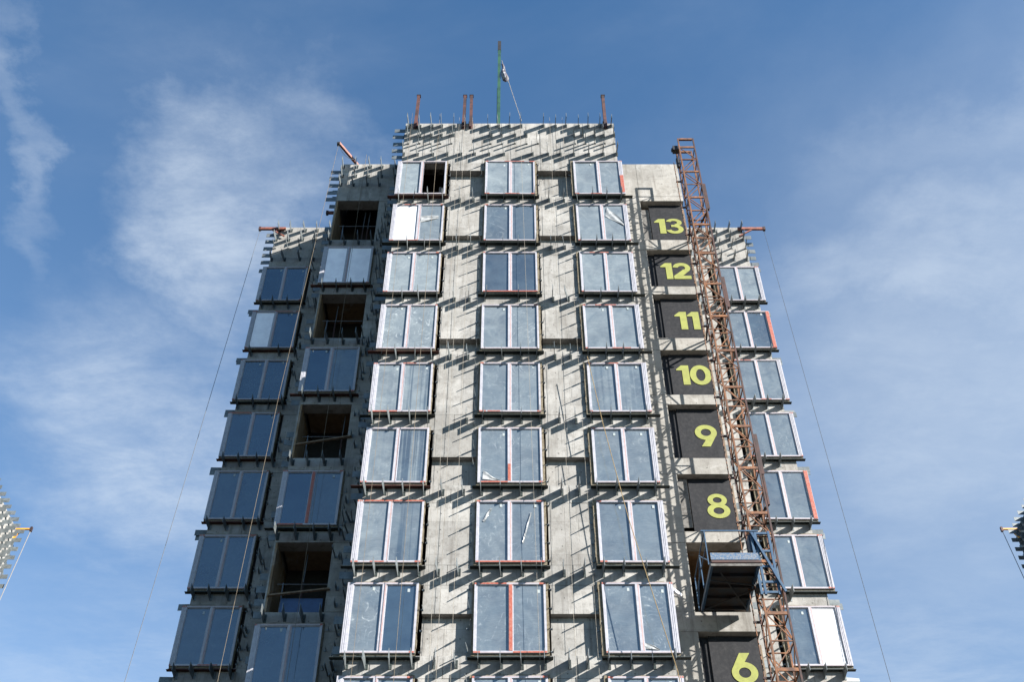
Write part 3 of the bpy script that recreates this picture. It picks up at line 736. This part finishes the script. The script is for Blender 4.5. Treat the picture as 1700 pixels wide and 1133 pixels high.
# ---------------------------------------------------------------- hoist mast
MX0, MX1, MY0, MY1 = 7.36, 8.02, 28.62, 29.28
MH = 44.0; SEC = 1.8
mast = empty('hoist_mast', ((MX0+MX1)/2, (MY0+MY1)/2, 0), 'tall rusty orange lattice hoist mast standing against the tower', 'mast')
MO = Vector(mast.location)
hx, hy = (MX1-MX0)/2, (MY1-MY0)/2
for sx in (-1, 1):
    for sy in (-1, 1):
        MB().box(-0.028, 0.028, -0.028, 0.028, 0, MH).build('chord', 'rust' if (sx < 0 or sy > 0) else 'rust_and_shade', mast, (sx*hx, sy*hy, 0))  # right front chord: its shade is put into a darker colour
rung_x = MB().box(-hx+0.034, hx-0.034, -0.022, 0.022, -0.05, 0.05).mesh('rung', 'rust')
rung_x2 = MB().box(-hx+0.034, hx-0.034, -0.016, 0.016, -0.018, 0.018).mesh('rung', 'rust')
rung_y = MB().box(-0.016, 0.016, -hy+0.034, hy-0.034, -0.018, 0.018).mesh('rung', 'rust')
dg = SEC/2
def br(mx, flip, key):
    a = (-hx, 0, 0) if not flip else (hx, 0, 0); b = (hx, 0, dg) if not flip else (-hx, 0, dg)
    return MB().bar(a, b, 0.030).mesh('brace', key)
bxm = [br(0, False, 'rust'), br(0, True, 'rust')]
bym = [MB().bar((0, -hy, 0), (0, hy, dg), 0.030).mesh('brace', 'rust'), MB().bar((0, hy, 0), (0, -hy, dg), 0.030).mesh('brace', 'rust')]
n = 0; z = 0.15
zs = []
while z < MH - 0.05:
    zs.append(z); z += dg
for i, z in enumerate(zs):
    main = i % 2 == 0
    for sy in (-1, 1):
        link('rung', rung_x if main and sy < 0 else rung_x2, mast, (0, sy*hy, z))
        if z + dg < MH: link('brace', bxm[(i + (sy > 0)) % 2], mast, (0, sy*(hy-0.005), z))
    for sx in (-1, 1):
        link('rung', rung_y, mast, (sx*hx, 0, z + 0.002))
        if z + dg < MH: link('brace', bym[(i + (sx > 0)) % 2], mast, (sx*(hx-0.005), 0, z))
# top ring, rack and cable guide on the wall side
MB().box(-hx+0.046, hx-0.046, -0.04, 0.04, -0.05, 0.05).build('rung', 'rust', mast, (0, -hy, MH-0.06))
MB().box(-hx+0.046, hx-0.046, -0.04, 0.04, -0.05, 0.05).build('rung', 'rust', mast, (0, hy, MH-0.06))
rk = MB().box(-0.015, 0.015, -0.025, 0.025, 0, MH-0.6)
rk.build('gear_rack', 'rust_and_shade', mast, (-hx-0.10, 0.0, 0))
gp = MB().tube([(0, 0, 0), (0, 0, MH-1.0)], 0.018, 8); gp.build('guide_pipe', 'rust', mast, (-hx-0.22, hy-0.10, 0))
gz = 2.0
cl = MB().box(-0.26, 0.0, -0.03, 0.03, -0.03, 0.03).mesh('rail_clamp', 'rust_and_shade')
while gz < MH-1: link('rail_clamp', cl, mast, (-hx, hy-0.10, gz)); gz += SEC
MB().box(-0.14, 0.10, -0.12, 0.12, -0.14, 0.14).box(-0.2, -0.14, -0.06, 0.06, -0.1, 0.04).build('limit_switch', 'black', mast, (-hx-0.12, -hy+0.2, MH-0.55))
MB().box(-0.06, 0.06, -0.06, 0.06, -0.5, 0.1).build('limit_switch', 'black', mast, (-hx-0.13, -hy+0.2, MH-1.35))
# wall ties with upright posts
for q, (z, nm) in enumerate(((FL[0]-0.25, 'thirteen'), (FL[2]-0.25, 'eleven'), (FL[5]+0.9, 'eight'))):
    t = empty('mast_tie', (MX1+0.10, MY0+0.1, z), 'dark steel tie with upright post on the mast beside the number ' + nm, 'bracket', 'ties of the hoist mast')
    MB().box(-0.012, 0.012, -0.05, 0.05, 0, 1.7).box(-0.05, 0.05, -0.064, -0.05, 0.0, 1.7).box(-0.05, 0.05, 0.05, 0.064, 0.0, 1.7).build('post', 'rust_and_shade', t)
    zb_ = 0.1 if q < 2 else -1.15
    MB().bar((0, 0.05, zb_), (-0.50, Y2-MY0-0.1, zb_), 0.06).build('tie_bar', 'rust_and_shade', t)
    MB().bar((-0.70, 0.62, zb_), (-0.60, Y2-MY0-0.1, zb_+0.04), 0.06).build('tie_bar', 'rust_and_shade', t)
    MB().box(-0.75, 0.04, 0.60, 0.64, zb_-0.03, zb_+0.03).build('cross_bar', 'rust_and_shade', t)
    if q == 2: MB().box(-0.03, 0.03, -0.04, 0.04, -1.2, -0.002).build('post', 'rust_and_shade', t)

# ---------------------------------------------------------------- hoist platform
PX0, PX1, PY0, PY1, PZ = 5.85, 7.28, 27.9, 30.30, 21.22
plat = empty('hoist_platform', (PX0, PY0, PZ), 'blue steel hoist platform docked at the opening between the numbers eight and six', 'hoist')
W, D = PX1-PX0, PY1-PY0
MB().box(0, W, 0, D, 0, 0.03).build('deck', 'deck_under', plat)
for q in range(5):
    y = 0.05 + q*(D-0.1)/4
    MB().box(0.02, W-0.02, y-0.03, y+0.03, -0.10, -0.002).build('joist', 'deck_under', plat)
for x in (0.0, W-0.07): MB().box(x, x+0.07, -0.001, D+0.001, -0.13, -0.003).build('edge_beam', 'blue', plat)
MB().bar((0.05, D-0.1, -0.16), (W+0.3, 0.9, -0.16), 0.035).build('brace', 'deck_under', plat)
MB().bar((0.3, 0.3, -0.15), (W-0.1, D-0.2, -0.15), 0.035).build('brace', 'deck_under', plat)
MB().bar((0.05, 0.65, -0.20), (W+0.3, 0.95, -0.22), 0.035).build('brace', 'deck_under', plat)
MB().box(0.02, W-0.02, -0.03, -0.002, 0.06, 0.30).build('toe_board', 'blue_worn', plat)
MB().box(0.02, W+0.05, -0.06, -0.004, -0.06, 0.02).build('front_beam', 'rust_and_shade', plat)
MB().box(-0.01, W+0.05, -0.035, -0.004, -0.16, -0.07).build('front_beam', 'plywood_grey', plat)
rail = MB(); 
for z in (1.1, 0.58): rail.bar((-0.06, 0.0, z), (-0.06, D, z), 0.032)
rail.build('side_rail', 'blue', plat)
for y in (0.0, D/2, D): MB().box(-0.075, -0.045, y-0.016, y+0.016, -0.1, 1.1).build('post', 'blue', plat)
MB().bar((-0.06, 0.0, 0.05), (-0.06, D/2, 1.05), 0.028).build('side_brace', 'blue', plat)
MB().bar((-0.06, D, 0.05), (-0.06, D/2, 1.05), 0.028).build('side_brace', 'blue', plat)
MB().box(-0.16, W+0.12, -0.02, 0.02, 1.09, 1.13).build('front_rail', 'blue', plat)
# carriage that runs on the mast
for x in (W+0.02, W+0.14, W+0.55): MB().box(x, x+0.07, 0.60, 0.68, -0.7, 1.55).build('carriage_post', 'blue', plat)
for z in (-0.65, -0.3, 0.25, 0.8, 1.45): MB().box(W+0.02, W+0.62, 0.61, 0.67, z, z+0.07).build('carriage_bar', 'blue', plat)
MB().bar((W+0.05, 0.58, 1.5), (W+0.75, 0.56, -0.65), 0.07).build('carriage_brace', 'blue', plat)
MB().box(W-0.02, W+0.16, 0.72, 1.05, 0.9, 1.5).build('drive_box', 'blue', plat)
MB().tube([(W+0.12, 0.70, 1.25), (W+0.12, 1.2, 1.25)], 0.11, 12).build('drive_motor', 'blue', plat)
MB().tube([(W+0.03, 0.70, -0.35), (W+0.03, 1.0, -0.35)], 0.09, 10).build('guide_roller', 'black', plat)
MB().tube([(W+0.03, 0.70, 0.5), (W+0.03, 1.0, 0.5)], 0.09, 10).build('guide_roller', 'black', plat)

# ---------------------------------------------------------------- things on the roofs
def post(x, label, lean=0.0, h=2.5):
    o = empty('rusty_post', (x, Y1-0.09, TOP-0.45), label, 'post', 'rusty posts on the parapet')
    o.rotation_euler = (0, R(lean), 0)
    MB().box(-0.065, 0.065, -0.075, -0.06, 0, h).box(-0.065, 0.065, 0.06, 0.075, 0, h).box(-0.012, 0.012, -0.06, 0.06, 0, h).build('beam', 'post_red', o)
    MB().box(-0.09, 0.09, -0.09, 0.085, h+0.001, h+0.03).build('cap_plate', 'black', o)
    MB().box(-0.10, 0.10, 0.076, 0.088, 0.0, 0.6).build('foot_plate', 'post_red', o)
post(-4.13, 'rusty steel post at the left corner of the front parapet', 0.5)
post(-2.02, 'left of two close rusty steel posts on the front parapet', 0.2)
post(-1.70, 'right of two close rusty steel posts on the front parapet', -0.5)
post(4.20, 'rusty steel post at the right end of the front parapet', 0.4)
fp = empty('flag_pole', (-0.50, 29.0, TOP-0.5), 'tall green pole rising from the middle of the front roof', 'pole')
MB().box(-0.07, 0.07, -0.07, 0.07, 0, 7.9).box(-0.09, -0.07, -0.02, 0.02, 1.5, 4.5).build('shaft', 'green_pole', fp)
MB().box(-0.08, 0.08, -0.08, 0.08, 7.901, 8.75).build('cap', 'black', fp)
MB().box(-0.2, 0.2, -0.2, 0.2, 0, 0.03).build('base_plate', 'green_pole', fp)
def ywz(x_px, y_px, D):
    t = (1910/0.71934/(y_px+1278) - 0.69466)/0.71934
    return Vector(((x_px-846)*D/(0.71934*(y_px+1278)), D, D*t + 1.6))
# furled flag
fl = MB(); pts = []; rr = []
for i in range(12):
    u = i/11; p = ywz(834 + 5*u, 106 + 28*u, 28.95); p.x += 0.03*math.sin(u*9); pts.append(p); rr.append(0.05 + 0.11*u*(1.1-0.3*math.sin(u*7)) if i < 11 else 0.05)
fl.tube(pts, rr, 7)
tag(fl.build('flag', 'cloth'), 'furled grey striped cloth hanging beside the green pole', 'flag')
def rope(name, pts, r, mat, label, cat='rope', group=None, sag=0.0, n=10):
    out = []
    a = Vector(pts[0])
    for p, q in zip(pts, pts[1:]):
        p, q = Vector(p), Vector(q)
        for i in range(n): 
            u = i/n; v = p.lerp(q, u); v.z -= sag*4*u*(1-u); out.append(v)
    out.append(Vector(pts[-1]))
    return tag(MB().tube(out, r, 5).build(name, mat), label, cat, group)
rope('rope', [ywz(833, 100, 28.95), ywz(866, 201, 28.4)], 0.013, 'rope', 'pale rope running from the furled flag down to the parapet', sag=0.05)
# jib on the left middle roof
jb = empty('roof_jib', (-6.8, Y2+0.1, TOP), 'orange steel jib leaning out over the left middle roof edge', 'jib')
A = Vector((0.75, 0.9, -0.45)); B = Vector((-0.92, -0.92, 0.50))
MB().bar(A, B, 0.10, 0.14).build('beam', 'jib', jb)
MB().bar((0.0, 0.05, -0.02), (0.35, 0.6, -0.5), 0.07).build('strut', 'rust_and_shade', jb)
MB().tube([B+Vector((-0.06, 0, -0.10)), B+Vector((0.06, 0, -0.10))], 0.10, 12).build('pulley', 'black', jb)
BW = Vector((-6.8, Y2+0.1, TOP)) + B
def outrigger(x0, x1, y, z, label):
    o = empty('outrigger', (x0, y, z), label, 'outrigger', 'orange outriggers'); L = x1-x0; s = 1 if L > 0 else -1
    MB().box(min(0, L), max(0, L), -0.05, 0.05, -0.07, 0.07).build('beam', 'jib', o)
    MB().bar((s*0.0, 0, -0.55), (L*0.55, 0, -0.05), 0.06).build('strut', 'jib', o)
    MB().box(L-0.05, L+0.05, -0.07, 0.07, -0.12, 0.09).build('end_plate', 'rust_and_shade', o)
outrigger(-10.6, -11.82, Y3-0.12, 44.5, 'orange outrigger beam at the top of the left outer wing')
outrigger(10.8, 12.05, Y3-0.12, 44.5, 'orange outrigger beam at the top of the right outer wing')
outrigger(-7.62, -8.25, 32.0, 43.1, 'short orange outrigger beam on the side of the left middle step')
rope('hoist_rope', [(-11.80, Y3-0.12, 44.4), (-11.95, 30.9, 1.0)], 0.010, 'cable', 'thin dark cable falling from the left outrigger past the wing', 'rope')
rope('hoist_rope', [(12.02, Y3-0.12, 44.4), (12.2, 32.6, 1.0)], 0.009, 'cable', 'thin dark cable falling from the right outrigger past the wing', 'rope')
rope('hoist_rope', [BW+Vector((0, 0, -0.2)), (-8.28, 30.1, 30), (-9.0, 31.4, 1.0)], 0.0075, 'rope_dull', 'pale rope falling from the jib along the left outer windows', 'rope', sag=0.1)
rope('hoist_rope', [BW+Vector((0.05, 0.1, -0.2)), (-6.9, 30.2, TOP+0.02)], 0.012, 'cable', 'short slack cable between the jib tip and the roof', 'rope', sag=0.35)
rope('hoist_rope', [(-6.45, Y2-0.5, TOP+0.05), (-6.35, Y2-0.6, 8.0)], 0.007, 'rope_dull', 'tan rope hanging in front of the left middle openings', 'rope')
rope('hoist_rope', [(-3.05, Y1-0.45, TOP+0.05), (-3.1, Y1-0.55, 8.0)], 0.007, 'rope_dull', 'tan rope hanging in front of the left front windows', 'rope')
rope('hoist_rope', [(-4.25, Y1-0.5, TOP+0.05), (-4.22, Y1-0.6, 8.0)], 0.006, 'rope_dull', 'pale rope hanging at the left edge of the front windows', 'rope')
rope('hoist_rope', [ywz(975, 592, 27.6), ywz(1000, 700, 27.6), ywz(1043, 860, 27.5), ywz(1125, 1115, 27.4), (5.2, 27.3, 8)], 0.012, 'rope_tan', 'tan rope slanting across the right front windows', 'rope')
for x, dx, lb in ((-2.2, 0.02, 'first thin wire hanging over the left pier of the front wall'), (-1.95, -0.03, 'second thin wire hanging over the left pier of the front wall'),
                  (-1.62, 0.05, 'third thin wire hanging over the left pier of the front wall'), (1.75, 0.06, 'first thin wire hanging over the right pier of the front wall'),
                  (2.3, 0.15, 'second thin wire hanging over the right pier of the front wall'), (0.45, 0.5, 'thin wire slanting over the middle front windows')):
    rope('hanging_wire', [(x, Y1-0.30, TOP+0.02), (x+dx, Y1-0.42, 9.0)], 0.005, 'rope', lb, 'wire')
# guard planks and sheet in the left openings
def plank(x0, x1, y, z0, z1, label):
    tag(MB().bar((x0, y, z0), (x1, y, z1), 0.09, 0.05).build('guard_plank', 'wood'), label, 'plank')
plank(-7.45, -5.55, Y2-0.06, FL[4]+0.55, FL[4]+0.95, 'timber plank slanting across the middle of three open bays on the left')
plank(-7.5, -5.6, Y2-0.06, FL[6]+0.55, FL[6]+0.80, 'timber plank slanting across the lowest open bay on the left')
tag(MB().box(-7.1, -5.8, Y2+0.10, Y2+0.13, FL[6]+0.003, FL[6]+0.55).build('blue_board', 'blue_sheet'), 'blue board standing behind the plank in the lowest open bay', 'board')
for k, nm in ((0, 'top'), (2, 'second'), (4, 'third'), (6, 'lowest')):
    o = MB().tube([(-7.3, Y2+0.15, FL[k]+1.1), (-5.72, Y2+0.15, FL[k]+1.1)], 0.02, 6).tube([(-7.12, Y2+0.15, FL[k]), (-7.12, Y2+0.15, FL[k]+1.15)], 0.025, 6)
    tag(o.build('guard_rail', 'cable'), 'thin pale guard rail across the %s open bay on the left' % nm, 'railing')

for k, nm, xs in ((0, 'top', (-6.15, -6.35)), (2, 'second', (-6.9,)), (4, 'third', (-6.0,)), (6, 'lowest', (-6.6,))):
    for q, x in enumerate(xs):
        o = empty('steel_prop', (x, Y2+0.62, FL[k]), ('upright' if q == 0 else 'second upright') + ' steel prop standing in the %s open bay on the left' % nm, 'prop', 'props in the open bays')
        MB().tube([(0, 0, 0.01), (0, 0, 1.5)], 0.030, 8).build('outer_tube', 'rust_and_shade', o)
        MB().tube([(0, 0, 1.5), (0.02, 0, SO[k]-FL[k]-0.02)], 0.022, 8).build('inner_tube', 'cable', o)
        MB().box(-0.07, 0.07, -0.07, 0.07, 0, 0.01).build('base_plate', 'rust_and_shade', o)
cb = MB().tube([(-hx+0.10, hy-0.06, 0.2)] + [(-hx+0.10+0.03*math.sin(i*1.7), hy-0.06+0.02*math.cos(i*2.3), 0.2+i*1.4) for i in range(1, 31)], 0.012, 5)
cb.build('power_cable', 'black', mast)
# ---------------------------------------------------------------- neighbouring towers at the picture's edges
def neighbour(s, label, davit_mat, dlabel):
    xf = 30.55 if s < 0 else 31.4
    o = empty('neighbouring_tower', (s*(xf+9), 51, 0), label, 'building')
    OO = Vector(o.location)
    def np_(mb, name, mat):
        mb.v = [(x-OO.x, y-OO.y, z-OO.z) for x, y, z in mb.v]; return mb.build(name, mat, o)
    a, b = min(s*xf, s*(xf+18)), max(s*xf, s*(xf+18))
    np_(MB().box(a, b, 44, 58, 0, 41.6), 'wall', 'concrete')
    np_(MB().box(a-0.004, b+0.004, 43.996, 58.004, 41.62, 43.2), 'wall_panel', 'concrete')
    np_(MB().box(a, b, 44, 58, 43.22, TOP), 'wall_panel', 'concrete')
    for z in (44.5, 43.85, 43.2, 42.55, 41.9, 41.2, 40.5, 38.5):
        for q in range(13):
            y = 57.8 - q*0.62
            link('bracket', FIN[q % 3], o, Vector((s*xf, y, z + rnd.uniform(-0.02, 0.02)))-OO, R(90 if s < 0 else -90))
    for z in (44.5, 43.85, 43.2, 42.55, 41.9, 41.2, 40.4):
        for q in range(3): link('bracket', FIN[q % 3], o, Vector((s*(xf+0.15+q*0.6), 58.0, z))-OO, R(180))
    d = empty('roof_davit', (s*xf, 57.85, 44.6), dlabel, 'davit', 'roof davits')
    MB().bar((s*0.25, 0, -1.1), (-s*0.35, 0, 0.0), 0.09).build('strut', davit_mat, d)
    MB().bar((s*0.5, 0, 0.12), (-s*0.95, 0, 0.12), 0.10).build('arm', davit_mat, d)
    MB().box(-s*0.95-0.06, -s*0.95+0.06, -0.08, 0.08, -0.06, 0.26).build('pulley', 'post_red', d)
    rope('hoist_rope', [(s*(xf-0.95), 57.85, 44.65), (s*(xf+0.2), 55.5, 6.0)], 0.022, 'rope' if s < 0 else 'cable',
         'cable hanging from the davit of the %s neighbouring tower' % ('left' if s < 0 else 'right'), 'rope')
neighbour(-1, 'sunlit bracketed concrete tower corner at the left edge of the picture', 'yellow', 'yellow davit on the neighbouring tower at the left picture edge')
neighbour(1, 'shaded bracketed concrete tower corner at the right edge of the picture', 'yellow', 'orange davit on the neighbouring tower at the right picture edge')
